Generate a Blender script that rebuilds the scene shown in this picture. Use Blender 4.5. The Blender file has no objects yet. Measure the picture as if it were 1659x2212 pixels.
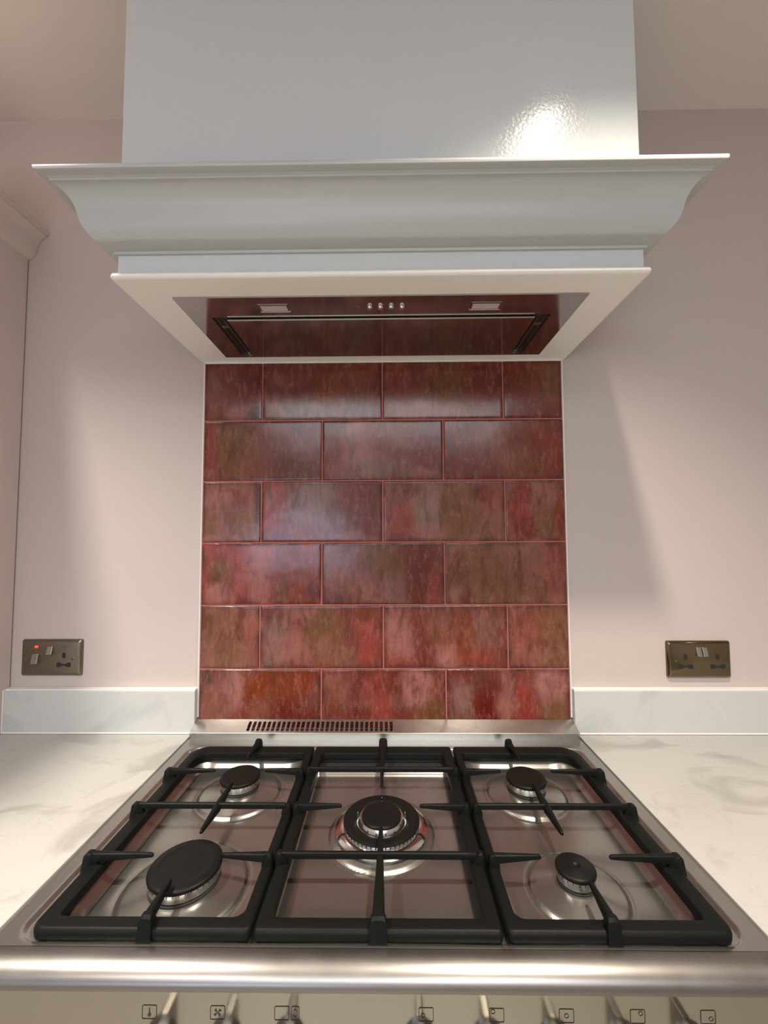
import bpy, bmesh, math, random
from mathutils import Vector, Matrix, noise
random.seed(7)
PI = math.pi
C = bpy.context.scene.collection
S = bpy.context.scene

# ------------------------------------------------------------------ camera
FPX, YAW, PITCH, ROLL = 900.8, -0.01218, 0.0547, -0.00438
cy_, sy_ = math.cos(YAW), math.sin(YAW); cp_, sp_ = math.cos(PITCH), math.sin(PITCH)
fw = Vector((sy_*cp_, cy_*cp_, sp_)); rt = Vector((cy_, -sy_, 0)); up = rt.cross(fw)
cr_, sr_ = math.cos(ROLL), math.sin(ROLL)
rt2 = cr_*rt + sr_*up; up2 = -sr_*rt + cr_*up
cam = bpy.data.cameras.new('camera'); camo = bpy.data.objects.new('camera', cam); C.objects.link(camo)
cam.sensor_fit = 'HORIZONTAL'; cam.sensor_width = 36.0; cam.lens = 36.0*FPX/1659
cam.clip_start = 0.02
M = Matrix((rt2, up2, -fw)).transposed().to_4x4(); M.translation = Vector((0.01538, -1.03732, 1.38309))
camo.matrix_world = M
S.camera = camo

# ------------------------------------------------------------------ world, exposure, lights
S.view_settings.view_transform = 'Standard'; S.view_settings.look = 'None'
S.view_settings.gamma = 1.0; S.view_settings.use_curve_mapping = False
S.view_settings.exposure = 0.0
w = bpy.data.worlds.new('World'); S.world = w; w.use_nodes = True
w.node_tree.nodes['Background'].inputs[0].default_value = (0.55, 0.65, 0.9, 1)
w.node_tree.nodes['Background'].inputs[1].default_value = 0.35
CEIL = 2.486
WARM = (1.0, 0.86, 0.70)
# x, y, watts, colour
LAMPS = [(-0.915, -0.72, 152.0, (1.0, 0.89, 0.77)), (0.424, -0.72, 124.0, WARM),
         (-0.915, -2.05, 85.0, (1.0, 0.91, 0.80)), (0.424, -2.05, 85.0, (1.0, 0.91, 0.80)), (1.75, -0.72, 10.0, WARM),
         (-0.915, -3.9, 40.0, WARM), (0.424, -3.9, 40.0, WARM)]
for i, (lx, ly, pw, col) in enumerate(LAMPS):
    L = bpy.data.lights.new('downlight_beam', 'SPOT'); o = bpy.data.objects.new('downlight_beam', L); C.objects.link(o)
    L.energy = pw; L.color = col; L.spot_size = math.radians(101 if ly > -1 else 140); L.spot_blend = 1.0; L.shadow_soft_size = 0.024
    o.location = (lx, ly, CEIL-0.012)
WIN_X0, WIN_X1, WIN_Z0, WIN_Z1, BACK_Y = -1.85, -0.45, 0.95, 1.60, -4.4
L = bpy.data.lights.new('window_daylight', 'AREA'); o = bpy.data.objects.new('window_daylight', L); C.objects.link(o)
L.shape = 'RECTANGLE'; L.size = WIN_X1-WIN_X0; L.size_y = WIN_Z1-WIN_Z0; L.energy = 19; L.color = (0.66, 0.76, 1.0)
o.location = ((WIN_X0+WIN_X1)/2, BACK_Y+0.02, (WIN_Z0+WIN_Z1)/2); o.rotation_euler = (PI/2, 0, 0)
L.cycles.is_portal = False

# added soft fill from an unseen ceiling panel, placed to suit the tile sheen
FILL = (-1.1, 1.1, -3.6, -2.2)
L = bpy.data.lights.new('ceiling_fill', 'AREA'); o = bpy.data.objects.new('ceiling_fill', L); C.objects.link(o)
L.shape = 'RECTANGLE'; L.size = FILL[1]-FILL[0]; L.size_y = FILL[3]-FILL[2]; L.energy = 58; L.color = (0.88, 0.94, 1.0)
o.location = ((FILL[0]+FILL[1])/2, (FILL[2]+FILL[3])/2, CEIL-0.03)

# ------------------------------------------------------------------ materials
def new_mat(name):
    m = bpy.data.materials.new(name); m.use_nodes = True
    nt = m.node_tree; b = nt.nodes['Principled BSDF']; return m, nt, b
def simple(name, col, rough=0.5, metal=0.0, coat=0.0, emis=None, estr=0, spec=None, bump=None):
    m, nt, b = new_mat(name)
    b.inputs['Base Color'].default_value = (*col, 1); b.inputs['Roughness'].default_value = rough
    b.inputs['Metallic'].default_value = metal; b.inputs['Coat Weight'].default_value = coat
    if spec is not None: b.inputs['Specular IOR Level'].default_value = spec
    if emis: b.inputs['Emission Color'].default_value = (*emis, 1); b.inputs['Emission Strength'].default_value = estr
    if bump:
        sc, st, dist = bump[:3]; stretch = bump[3] if len(bump) > 3 else (1, 1, 1)
        tc = nt.nodes.new('ShaderNodeTexCoord'); mp = nt.nodes.new('ShaderNodeMapping')
        mp.inputs['Scale'].default_value = stretch
        n = nt.nodes.new('ShaderNodeTexNoise'); n.inputs['Scale'].default_value = sc; n.inputs['Detail'].default_value = 3
        bp = nt.nodes.new('ShaderNodeBump'); bp.inputs['Strength'].default_value = st; bp.inputs['Distance'].default_value = dist
        nt.links.new(tc.outputs['Object'], mp.inputs['Vector']); nt.links.new(mp.outputs[0], n.inputs['Vector'])
        nt.links.new(n.outputs['Fac'], bp.inputs['Height']); nt.links.new(bp.outputs[0], b.inputs['Normal'])
    return m
def steel(name, col, rough, stretch, bstr=0.15, rvar=0.12, aniso=0.0, smudge=6.0):
    m, nt, b = new_mat(name); b.inputs['Metallic'].default_value = 1; b.inputs['Base Color'].default_value = (*col, 1)
    tc = nt.nodes.new('ShaderNodeTexCoord'); mp = nt.nodes.new('ShaderNodeMapping'); mp.inputs['Scale'].default_value = stretch
    n = nt.nodes.new('ShaderNodeTexNoise'); n.inputs['Scale'].default_value = 1; n.inputs['Detail'].default_value = 2
    nt.links.new(tc.outputs['Object'], mp.inputs['Vector']); nt.links.new(mp.outputs[0], n.inputs['Vector'])
    bp = nt.nodes.new('ShaderNodeBump'); bp.inputs['Strength'].default_value = bstr; bp.inputs['Distance'].default_value = 0.0004
    nt.links.new(n.outputs['Fac'], bp.inputs['Height']); nt.links.new(bp.outputs[0], b.inputs['Normal'])
    n2 = nt.nodes.new('ShaderNodeTexNoise'); n2.inputs['Scale'].default_value = smudge; n2.inputs['Detail'].default_value = 5
    nt.links.new(tc.outputs['Object'], n2.inputs['Vector'])
    mr = nt.nodes.new('ShaderNodeMapRange'); mr.inputs['From Min'].default_value = 0.3; mr.inputs['From Max'].default_value = 0.7
    mr.inputs['To Min'].default_value = rough-rvar*0.5; mr.inputs['To Max'].default_value = rough+rvar*0.5
    nt.links.new(n2.outputs['Fac'], mr.inputs['Value']); nt.links.new(mr.outputs[0], b.inputs['Roughness'])
    b.inputs['Anisotropic'].default_value = aniso
    return m
def marble(name, base, vein, blot):
    m, nt, b = new_mat(name); tc = nt.nodes.new('ShaderNodeTexCoord')
    mp = nt.nodes.new('ShaderNodeMapping'); mp.inputs['Rotation'].default_value = (0.3, 0.2, 0.6); mp.inputs['Scale'].default_value = (1, 1.6, 1)
    nt.links.new(tc.outputs['Object'], mp.inputs['Vector'])
    n1 = nt.nodes.new('ShaderNodeTexNoise'); n1.inputs['Scale'].default_value = 4.5; n1.inputs['Detail'].default_value = 8; n1.inputs['Distortion'].default_value = 1.3
    n2 = nt.nodes.new('ShaderNodeTexNoise'); n2.inputs['Scale'].default_value = 9; n2.inputs['Detail'].default_value = 8; n2.inputs['Distortion'].default_value = 0.8
    for n in (n1, n2): nt.links.new(mp.outputs[0], n.inputs['Vector'])
    r1 = nt.nodes.new('ShaderNodeValToRGB'); r1.color_ramp.elements[0].position = 0.56; r1.color_ramp.elements[0].color = (0, 0, 0, 1)
    r1.color_ramp.elements[1].position = 0.68; r1.color_ramp.elements[1].color = (1, 1, 1, 1)
    r2 = nt.nodes.new('ShaderNodeValToRGB'); e = r2.color_ramp.elements
    e[0].position = 0.492; e[0].color = (0, 0, 0, 1); e[1].position = 0.5; e[1].color = (1, 1, 1, 1); x = e.new(0.509); x.color = (0, 0, 0, 1)
    nt.links.new(n1.outputs['Fac'], r1.inputs[0]); nt.links.new(n2.outputs['Fac'], r2.inputs[0])
    m1 = nt.nodes.new('ShaderNodeMix'); m1.data_type = 'RGBA'; m1.inputs[6].default_value = (*base, 1); m1.inputs[7].default_value = (*blot, 1)
    nt.links.new(r1.outputs[0], m1.inputs[0])
    mul = nt.nodes.new('ShaderNodeMath'); mul.operation = 'MULTIPLY'; nt.links.new(r2.outputs[0], mul.inputs[0]); mul.inputs[1].default_value = 0.22
    m2 = nt.nodes.new('ShaderNodeMix'); m2.data_type = 'RGBA'; m2.inputs[7].default_value = (*vein, 1)
    nt.links.new(mul.outputs[0], m2.inputs[0]); nt.links.new(m1.outputs[2], m2.inputs[6]); nt.links.new(m2.outputs[2], b.inputs['Base Color'])
    b.inputs['Roughness'].default_value = 0.22
    return m
M_WALL = simple('wall_paint', (0.55, 0.485, 0.452), 0.62, spec=0.3, bump=(180, 0.06, 0.001))
M_CEIL = simple('ceiling_paint', (0.78, 0.72, 0.68), 0.8, spec=0.2)
M_CAB = simple('cabinet_paint', (0.69, 0.59, 0.55), 0.4, bump=(120, 0.05, 0.001))
M_HOOD = simple('hood_paint', (0.575, 0.62, 0.635), 0.19, bump=(170, 0.42, 0.0012))
M_MOULD = simple('moulding_paint', (0.455, 0.475, 0.465), 0.34, bump=(22, 0.12, 0.002, (0.12, 1, 1)))
M_BOARD = simple('board_paint', (0.85, 0.84, 0.79), 0.40, bump=(90, 0.05, 0.001))
M_CAULK = simple('caulk', (0.78, 0.76, 0.74), 0.45)
M_GROUT = simple('red_grout', (0.46, 0.125, 0.10), 0.7, bump=(300, 0.3, 0.001))
M_TOP = marble('quartz', (0.43, 0.43, 0.405), (0.27, 0.265, 0.25), (0.33, 0.325, 0.30))
M_UPST = marble('quartz_upstand', (0.55, 0.57, 0.555), (0.66, 0.67, 0.64), (0.47, 0.49, 0.49))
M_DECK = steel('brushed_steel_deck', (0.36, 0.355, 0.33), 0.26, (6, 900, 900), 0.04, 0.05, smudge=8)
M_NOSE = steel('brushed_steel_front', (0.255, 0.245, 0.237), 0.34, (12, 500, 500), 0.08, 0.04, smudge=25)
M_PANEL = steel('polished_steel_panel', (0.36, 0.35, 0.315), 0.14, (400, 400, 20), 0.03, 0.06)
M_VENT = steel('brushed_steel_vent', (0.52, 0.505, 0.48), 0.26, (4, 700, 700), 0.05, 0.05)
M_PLATE = steel('dark_mirror_steel', (0.46, 0.43, 0.42), 0.12, (8, 700, 700), 0.05, 0.05, smudge=4)
M_ALU = simple('burner_aluminium', (0.72, 0.72, 0.70), 0.22, metal=1)
M_CHROME = simple('chrome', (0.8, 0.8, 0.79), 0.12, metal=1)
M_IRON = simple('cast_iron_enamel', (0.005, 0.0058, 0.0052), 0.46, spec=0.12, bump=(500, 0.25, 0.0006))
M_CAP = simple('burner_cap_enamel', (0.006, 0.006, 0.0055), 0.42, spec=0.15, bump=(300, 0.1, 0.0006))
M_BLACK = simple('dark_recess', (0.012, 0.012, 0.012), 0.6)
M_BRONZE = steel('antique_brass', (0.24, 0.215, 0.165), 0.34, (8, 500, 500), 0.2, 0.1)
M_BRONZE2 = steel('polished_bronze', (0.19, 0.155, 0.095), 0.13, (8, 300, 300), 0.03, 0.05)
M_SWITCH = simple('switch_metal', (0.45, 0.42, 0.38), 0.3, metal=1)
M_NEON = simple('red_neon', (0.8, 0.03, 0.02), 0.3, emis=(1, 0.06, 0.03), estr=2.2)
M_NEON_OFF = simple('unlit_neon', (0.16, 0.06, 0.05), 0.3)
M_LENS = simple('lamp_lens', (0.55, 0.50, 0.50), 0.35)
M_KNOB = simple('knob_metal', (0.20, 0.18, 0.15), 0.28, metal=1)
M_INK = simple('etched_mark', (0.035, 0.03, 0.026), 0.5)
M_FLOOR = simple('floor_tile', (0.36, 0.33, 0.27), 0.35)
M_TRIM = simple('trim_paint', (0.7, 0.69, 0.66), 0.4)
M_GLASS = simple('window_glass', (1, 1, 1), 0.02); M_GLASS.node_tree.nodes['Principled BSDF'].inputs['Transmission Weight'].default_value = 1
M_LAMP = simple('downlight_glow', (1, 1, 1), 0.4, emis=(1, 0.93, 0.8), estr=6)

def tile_mat():
    m, nt, b = new_mat('red_glazed_tile')
    at = nt.nodes.new('ShaderNodeVertexColor'); at.layer_name = 'glaze'
    tc = nt.nodes.new('ShaderNodeTexCoord')
    mp = nt.nodes.new('ShaderNodeMapping'); mp.inputs['Scale'].default_value = (1.6, 1, 0.55)
    nt.links.new(tc.outputs['Object'], mp.inputs['Vector'])
    def nz(sc, det, rough=0.6, dist=0.0, vec=mp):
        n = nt.nodes.new('ShaderNodeTexNoise'); n.inputs['Scale'].default_value = sc; n.inputs['Detail'].default_value = det
        n.inputs['Roughness'].default_value = rough; n.inputs['Distortion'].default_value = dist
        nt.links.new(vec.outputs[0], n.inputs['Vector']); return n
    def rng(src, a, bb, c, d):
        r = nt.nodes.new('ShaderNodeMapRange'); r.inputs[1].default_value = a; r.inputs[2].default_value = bb
        r.inputs[3].default_value = c; r.inputs[4].default_value = d; nt.links.new(src, r.inputs[0]); return r
    def mix(a, bcol, fac, mode='MIX'):
        x = nt.nodes.new('ShaderNodeMix'); x.data_type = 'RGBA'; x.blend_type = mode
        nt.links.new(fac, x.inputs[0]); nt.links.new(a, x.inputs[6])
        if isinstance(bcol, tuple): x.inputs[7].default_value = (*bcol, 1)
        else: nt.links.new(bcol, x.inputs[7])
        return x
    n1 = nz(70, 8, 0.75, 0.4); n2 = nz(22, 5, 0.6, 1.0); n3 = nz(180, 4, 0.7)
    c = mix(at.outputs[0], (0.34, 0.145, 0.11), rng(n1.outputs['Fac'], 0.50, 0.64, 0, 0.42).outputs[0])
    c = mix(c.outputs[2], (0.085, 0.022, 0.008), rng(n2.outputs['Fac'], 0.50, 0.66, 0, 0.65).outputs[0])
    c = mix(c.outputs[2], (0.045, 0.022, 0.016), rng(n3.outputs['Fac'], 0.58, 0.72, 0, 0.6).outputs[0])
    nt.links.new(c.outputs[2], b.inputs['Base Color'])
    b.inputs['Roughness'].default_value = 0.19; b.inputs['IOR'].default_value = 1.48
    w1 = nz(9, 2, 0.5, 0, tc)
    bp = nt.nodes.new('ShaderNodeBump'); bp.inputs['Strength'].default_value = 0.25; bp.inputs['Distance'].default_value = 0.004
    nt.links.new(w1.outputs['Fac'], bp.inputs['Height'])
    bp2 = nt.nodes.new('ShaderNodeBump'); bp2.inputs['Strength'].default_value = 0.12; bp2.inputs['Distance'].default_value = 0.0006
    nt.links.new(n1.outputs['Fac'], bp2.inputs['Height']); nt.links.new(bp.outputs[0], bp2.inputs['Normal'])
    nt.links.new(bp2.outputs[0], b.inputs['Normal'])
    return m
M_TILE = tile_mat()

# ------------------------------------------------------------------ helpers
def obj(name, bm, mat, parent=None, smooth=False, autosmooth=None):
    me = bpy.data.meshes.new(name)
    bmesh.ops.recalc_face_normals(bm, faces=bm.faces[:])
    bm.to_mesh(me); bm.free(); me.materials.append(mat)
    if smooth or autosmooth:
        for p in me.polygons: p.use_smooth = True
        if autosmooth: me.set_sharp_from_angle(angle=math.radians(autosmooth))
    o = bpy.data.objects.new(name, me); C.objects.link(o)
    if parent:
        o.parent = parent; o.matrix_parent_inverse = Matrix.Translation(-parent.location)
    return o
def tag(o, label, cat, group=None):
    o['label'] = label; o['category'] = cat
    if group: o['group'] = group
    return o
def thing(name, label, cat, loc=(0, 0, 0), group=None):
    o = bpy.data.objects.new(name, None); C.objects.link(o); o.location = loc; o.empty_display_size = 0.05
    return tag(o, label, cat, group)
def struct(o): o['kind'] = 'structure'; return o
def box(x0, x1, y0, y1, z0, z1, bev=0, seg=2, bm=None):
    b2 = bmesh.new(); bmesh.ops.create_cube(b2, size=1)
    for v in b2.verts: v.co = Vector(((x0+x1)/2+v.co.x*(x1-x0), (y0+y1)/2+v.co.y*(y1-y0), (z0+z1)/2+v.co.z*(z1-z0)))
    if bev: bmesh.ops.bevel(b2, geom=b2.edges[:]+b2.verts[:], offset=bev, segments=seg, profile=0.5, affect='EDGES')
    return merge(bm, b2)
def merge(bm, b2):
    if bm is None: return b2
    me = bpy.data.meshes.new('tmp'); b2.to_mesh(me); b2.free(); bm.from_mesh(me); bpy.data.meshes.remove(me); return bm
def loft(loops, bm=None, close=True, cap0=False, cap1=False):
    bm = bm or bmesh.new(); R_ = [[bm.verts.new(p) for p in lp] for lp in loops]; n = len(R_[0])
    for a, b in zip(R_[:-1], R_[1:]):
        for i in range(n if close else n-1):
            j = (i+1) % n; bm.faces.new((a[i], a[j], b[j], b[i]))
    if cap0: bm.faces.new(R_[0])
    if cap1: bm.faces.new(R_[-1])
    return bm
def rrect(x0, x1, y0, y1, radii, z, n=8):
    # counter-clockwise from (x1,y0); radii: (x1y0, x1y1, x0y1, x0y0)
    pts = []
    for (cx, cy, sx, sy, a0, r) in ((x1, y0, -1, 1, -PI/2, radii[0]), (x1, y1, -1, -1, 0, radii[1]), (x0, y1, 1, -1, PI/2, radii[2]), (x0, y0, 1, 1, PI, radii[3])):
        for k in range(n+1):
            a = a0+PI/2*k/n; pts.append((cx+sx*r+r*math.cos(a), cy+sy*r+r*math.sin(a), z))
    return pts
def lathe(profile, cx, cy, seg=64, bm=None, z0=0, caps=True):
    loops = [[(cx+r*math.cos(2*PI*k/seg), cy+r*math.sin(2*PI*k/seg), z0+z) for k in range(seg)] for r, z in profile]
    return loft(loops, bm, True, caps, caps)
def ybox_rot(bm): return bm
Z0 = 0.914    # height of the level the hob is measured from

# ------------------------------------------------------------------ room
RX0, RX1 = -2.0, 2.2
struct(obj('floor', box(RX0, RX1, BACK_Y, 0, -0.1, 0), M_FLOOR))
struct(obj('ceiling', box(RX0, RX1, BACK_Y, 0, CEIL, CEIL+0.1), M_CEIL))
bm = box(FILL[0]-.05, FILL[1]+.05, FILL[2]-.05, FILL[2], CEIL-.025, CEIL); box(FILL[0]-.05, FILL[1]+.05, FILL[3], FILL[3]+.05, CEIL-.025, CEIL, bm=bm)
box(FILL[0]-.05, FILL[0], FILL[2], FILL[3], CEIL-.025, CEIL, bm=bm); box(FILL[1], FILL[1]+.05, FILL[2], FILL[3], CEIL-.025, CEIL, bm=bm)
struct(obj('fill_frame', bm, simple('fill_frame_paint', (.7, .7, .7), .5)))  # frame added around the ceiling fill light, out of view
struct(obj('wall_north', box(RX0, RX1, 0, 0.1, 0, CEIL), M_WALL))
struct(obj('wall_west', box(RX0-0.1, RX0, BACK_Y, 0, 0, CEIL), M_WALL))
struct(obj('wall_east', box(RX1, RX1+0.1, BACK_Y, 0, 0, CEIL), M_WALL))
bm = box(RX0, WIN_X0, BACK_Y-0.1, BACK_Y, 0, CEIL); box(WIN_X1, RX1, BACK_Y-0.1, BACK_Y, 0, CEIL, bm=bm)
box(WIN_X0, WIN_X1, BACK_Y-0.1, BACK_Y, 0, WIN_Z0, bm=bm); box(WIN_X0, WIN_X1, BACK_Y-0.1, BACK_Y, WIN_Z1, CEIL, bm=bm)
struct(obj('wall_south', bm, M_WALL))
bm = box(WIN_X0, WIN_X0+0.05, BACK_Y-0.08, BACK_Y-0.03, WIN_Z0, WIN_Z1); box(WIN_X1-0.05, WIN_X1, BACK_Y-0.08, BACK_Y-0.03, WIN_Z0, WIN_Z1, bm=bm)
box(WIN_X0+.05, WIN_X1-.05, BACK_Y-0.08, BACK_Y-0.03, WIN_Z0, WIN_Z0+.05, bm=bm); box(WIN_X0+.05, WIN_X1-.05, BACK_Y-0.08, BACK_Y-0.03, WIN_Z1-.05, WIN_Z1, bm=bm)
box(-0.98, -0.93, BACK_Y-0.08, BACK_Y-0.03, WIN_Z0+.05, WIN_Z1-.05, bm=bm)
wo = struct(obj('window_1', bm, M_TRIM))
obj('pane', box(WIN_X0+.05, WIN_X1-.05, BACK_Y-0.06, BACK_Y-0.052, WIN_Z0+.05, WIN_Z1-.05), M_GLASS, wo)

# ------------------------------------------------------------------ tiled splashback
PAL = dict(b=(0.150, 0.034, 0.022), d=(0.110, 0.010, 0.006), o=(0.135, 0.056, 0.018), p=(0.30, 0.115, 0.098), r=(0.170, 0.028, 0.004),
           k=(0.028, 0.013, 0.010), c=(0.235, 0.036, 0.027), s=(0.21, 0.080, 0.055), g=(0.215, 0.128, 0.108))
TG, TP, HX = 0.7565, 0.15283, 0.4485
TB = 0.914-0.0
# per tile: base colour, then blobs (u, v from top, ru, rv, colour, strength)
TILES = {
 (0, 0): ('b', [(.15, .55, .15, .4, 's', .5), (.6, .9, .25, .2, 'p', .6), (.8, .3, .3, .5, 'd', .6), (.95, .95, .2, .2, 'k', .8), (.1, .05, .3, .1, 'd', .6)]),
 (0, 1): ('b', [(.5, .85, .45, .18, 'g', .8), (.55, .45, .1, .35, 'r', .9), (.1, .6, .12, .3, 'p', .4), (.85, .15, .12, .25, 'r', .6), (.15, .5, .2, .1, 'd', .6), (.97, .5, .05, .6, 'd', .6), (.7, .3, .2, .2, 's', .3)]),
 (0, 2): ('b', [(.25, .85, .3, .15, 'p', .6), (.55, .4, .2, .4, 'o', .6), (.8, .6, .15, .4, 'd', .35), (.15, .3, .12, .3, 'c', .3), (.6, .85, .3, .15, 's', .3), (.82, .2, .06, .2, 'd', .6)]),
 (0, 3): ('b', [(.25, .7, .25, .5, 'd', .7), (.5, .3, .4, .4, 'r', .5), (.85, .3, .2, .4, 'o', .6), (.5, .9, .4, .15, 'd', .4)]),
 (1, 0): ('b', [(.25, .4, .18, .45, 'o', .9), (.05, .3, .06, .5, 'c', .6), (.45, .7, .2, .3, 's', .3), (.75, .4, .15, .5, 'd', .5), (.75, .85, .2, .25, 'k', .3), (.1, .9, .1, .1, 's', .4)]),
 (1, 1): ('b', [(.3, .4, .1, .5, 'p', .75), (.55, .25, .2, .35, 'r', .9), (.85, .4, .15, .4, 'd', .6), (.4, .85, .3, .2, 'g', .5), (.08, .1, .08, .3, 'k', .5), (.1, .6, .12, .4, 'c', .4), (.85, .9, .12, .1, 'p', .3)]),
 (1, 2): ('b', [(.15, .6, .15, .5, 'd', .5), (.65, .25, .25, .2, 'r', .7), (.55, .6, .15, .3, 's', .5), (.7, .85, .15, .2, 'o', .6), (.9, .6, .12, .4, 'c', .35), (.4, .2, .1, .2, 'p', .2)]),
 (2, 0): ('s', [(.3, .2, .3, .2, 'p', .6), (.7, .75, .2, .3, 'o', .7), (.15, .8, .15, .3, 'o', .6), (.4, .95, .3, .08, 'p', .6), (.95, .4, .06, .6, 'k', .6), (.6, .3, .15, .2, 'b', .6)]),
 (2, 1): ('b', [(.1, .4, .11, .5, 'c', .9), (.06, .2, .07, .2, 'p', .6), (.45, .25, .2, .3, 'g', .9), (.45, .6, .22, .2, 'g', .6), (.85, .5, .12, .5, 'd', .6), (.35, .85, .15, .15, 'r', .6), (.1, .9, .12, .12, 'd', .5), (.75, .95, .2, .1, 'p', .4)]),
 (2, 2): ('s', [(.12, .7, .14, .35, 'c', .8), (.35, .5, .1, .5, 'g', .75), (.35, .9, .15, .15, 'p', .5), (.62, .5, .15, .5, 'o', .7), (.82, .2, .07, .12, 'd', .8), (.9, .3, .1, .3, 'c', .4), (.2, .15, .15, .15, 'b', .7), (.15, .95, .1, .1, 'd', .5)]),
 (2, 3): ('s', [(.25, .5, .22, .6, 'c', .9), (.6, .3, .2, .3, 'p', .5), (.7, .7, .2, .3, 'o', .6), (.93, .6, .08, .6, 'r', .8), (.3, .85, .2, .2, 'd', .5)]),
 (3, 0): ('c', [(.15, .5, .1, .25, 'o', .9), (.15, .85, .12, .2, 'p', .9), (.45, .7, .12, .4, 'p', .6), (.55, .2, .2, .25, 'p', .5), (.8, .5, .15, .5, 'r', .95), (.95, .8, .06, .3, 'd', .7), (.65, .9, .06, .3, 'o', .6), (.35, .95, .08, .1, 'd', .6), (.62, .6, .06, .5, 'k', .2)]),
 (3, 1): ('b', [(.15, .6, .15, .3, 's', .7), (.4, .7, .15, .3, 'p', .6), (.5, .3, .15, .3, 'o', .8), (.8, .3, .1, .5, 'd', .85), (.93, .75, .07, .3, 'c', .8), (.1, .95, .1, .15, 'k', .4), (.75, .9, .1, .2, 'd', .7), (.6, .8, .1, .3, 'g', .4)]),
 (3, 2): ('s', [(.1, .4, .08, .25, 'd', .7), (.35, .5, .3, .4, 'o', .6), (.18, .85, .05, .15, 'd', .9), (.9, .4, .1, .5, 'c', .5), (.6, .3, .25, .3, 's', .4), (.1, .8, .1, .1, 'p', .4), (.5, .9, .3, .15, 'o', .5)]),
 (4, 0): ('s', [(.3, .4, .4, .4, 'o', .5), (.7, .2, .08, .3, 'd', .6), (.5, .85, .2, .2, 'o', .5), (.9, .5, .1, .4, 'c', .3)]),
 (4, 1): ('b', [(.12, .6, .1, .5, 'g', .6), (.3, .7, .15, .3, 'p', .6), (.5, .4, .15, .4, 'o', .9), (.6, .8, .2, .2, 's', .8), (.88, .6, .1, .4, 'c', 1), (.82, .1, .15, .15, 'r', .9), (.1, .1, .1, .1, 'd', .4), (.3, .1, .15, .1, 'p', .5)]),
 (4, 2): ('b', [(.12, .5, .12, .4, 'p', .8), (.3, .6, .08, .4, 'd', .5), (.55, .85, .13, .2, 'p', 1), (.75, .75, .12, .2, 'c', .8), (.8, .4, .15, .3, 'g', .4), (.65, .6, .08, .4, 'r', .7), (.1, .95, .15, .12, 'c', .6), (.5, .3, .1, .3, 's', .5)]),
 (4, 3): ('s', [(.3, .5, .3, .5, 'c', .45), (.75, .4, .25, .4, 'o', .6), (.3, .95, .3, .1, 'd', .5), (.5, .8, .3, .2, 's', .6), (.8, .9, .2, .1, 'o', .7)]),
 (5, 0): ('b', [(.28, .3, .08, .4, 'p', 1), (.12, .6, .15, .4, 's', .5), (.5, .35, .12, .4, 'r', .9), (.75, .2, .2, .3, 'r', 1), (.8, .8, .2, .3, 'd', .7), (.5, .75, .1, .2, 's', .6), (.03, .1, .05, .2, 'k', .7)]),
 (5, 1): ('b', [(.15, .3, .1, .3, 's', .6), (.3, .5, .05, .5, 'd', .6), (.45, .4, .1, .5, 'c', .8), (.6, .4, .06, .4, 'd', .6), (.78, .3, .13, .35, 'p', 1), (.88, .7, .12, .2, 'o', .8), (.5, .9, .1, .2, 'c', .7)]),
 (5, 2): ('b', [(.12, .6, .1, .4, 'g', .5), (.32, .6, .08, .5, 'd', .9), (.5, .5, .08, .5, 'p', .7), (.65, .6, .07, .4, 'c', .9), (.85, .25, .13, .35, 'p', 1), (.88, .75, .12, .25, 'o', .9), (.1, .1, .1, .2, 'd', .5)]),
}
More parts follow.
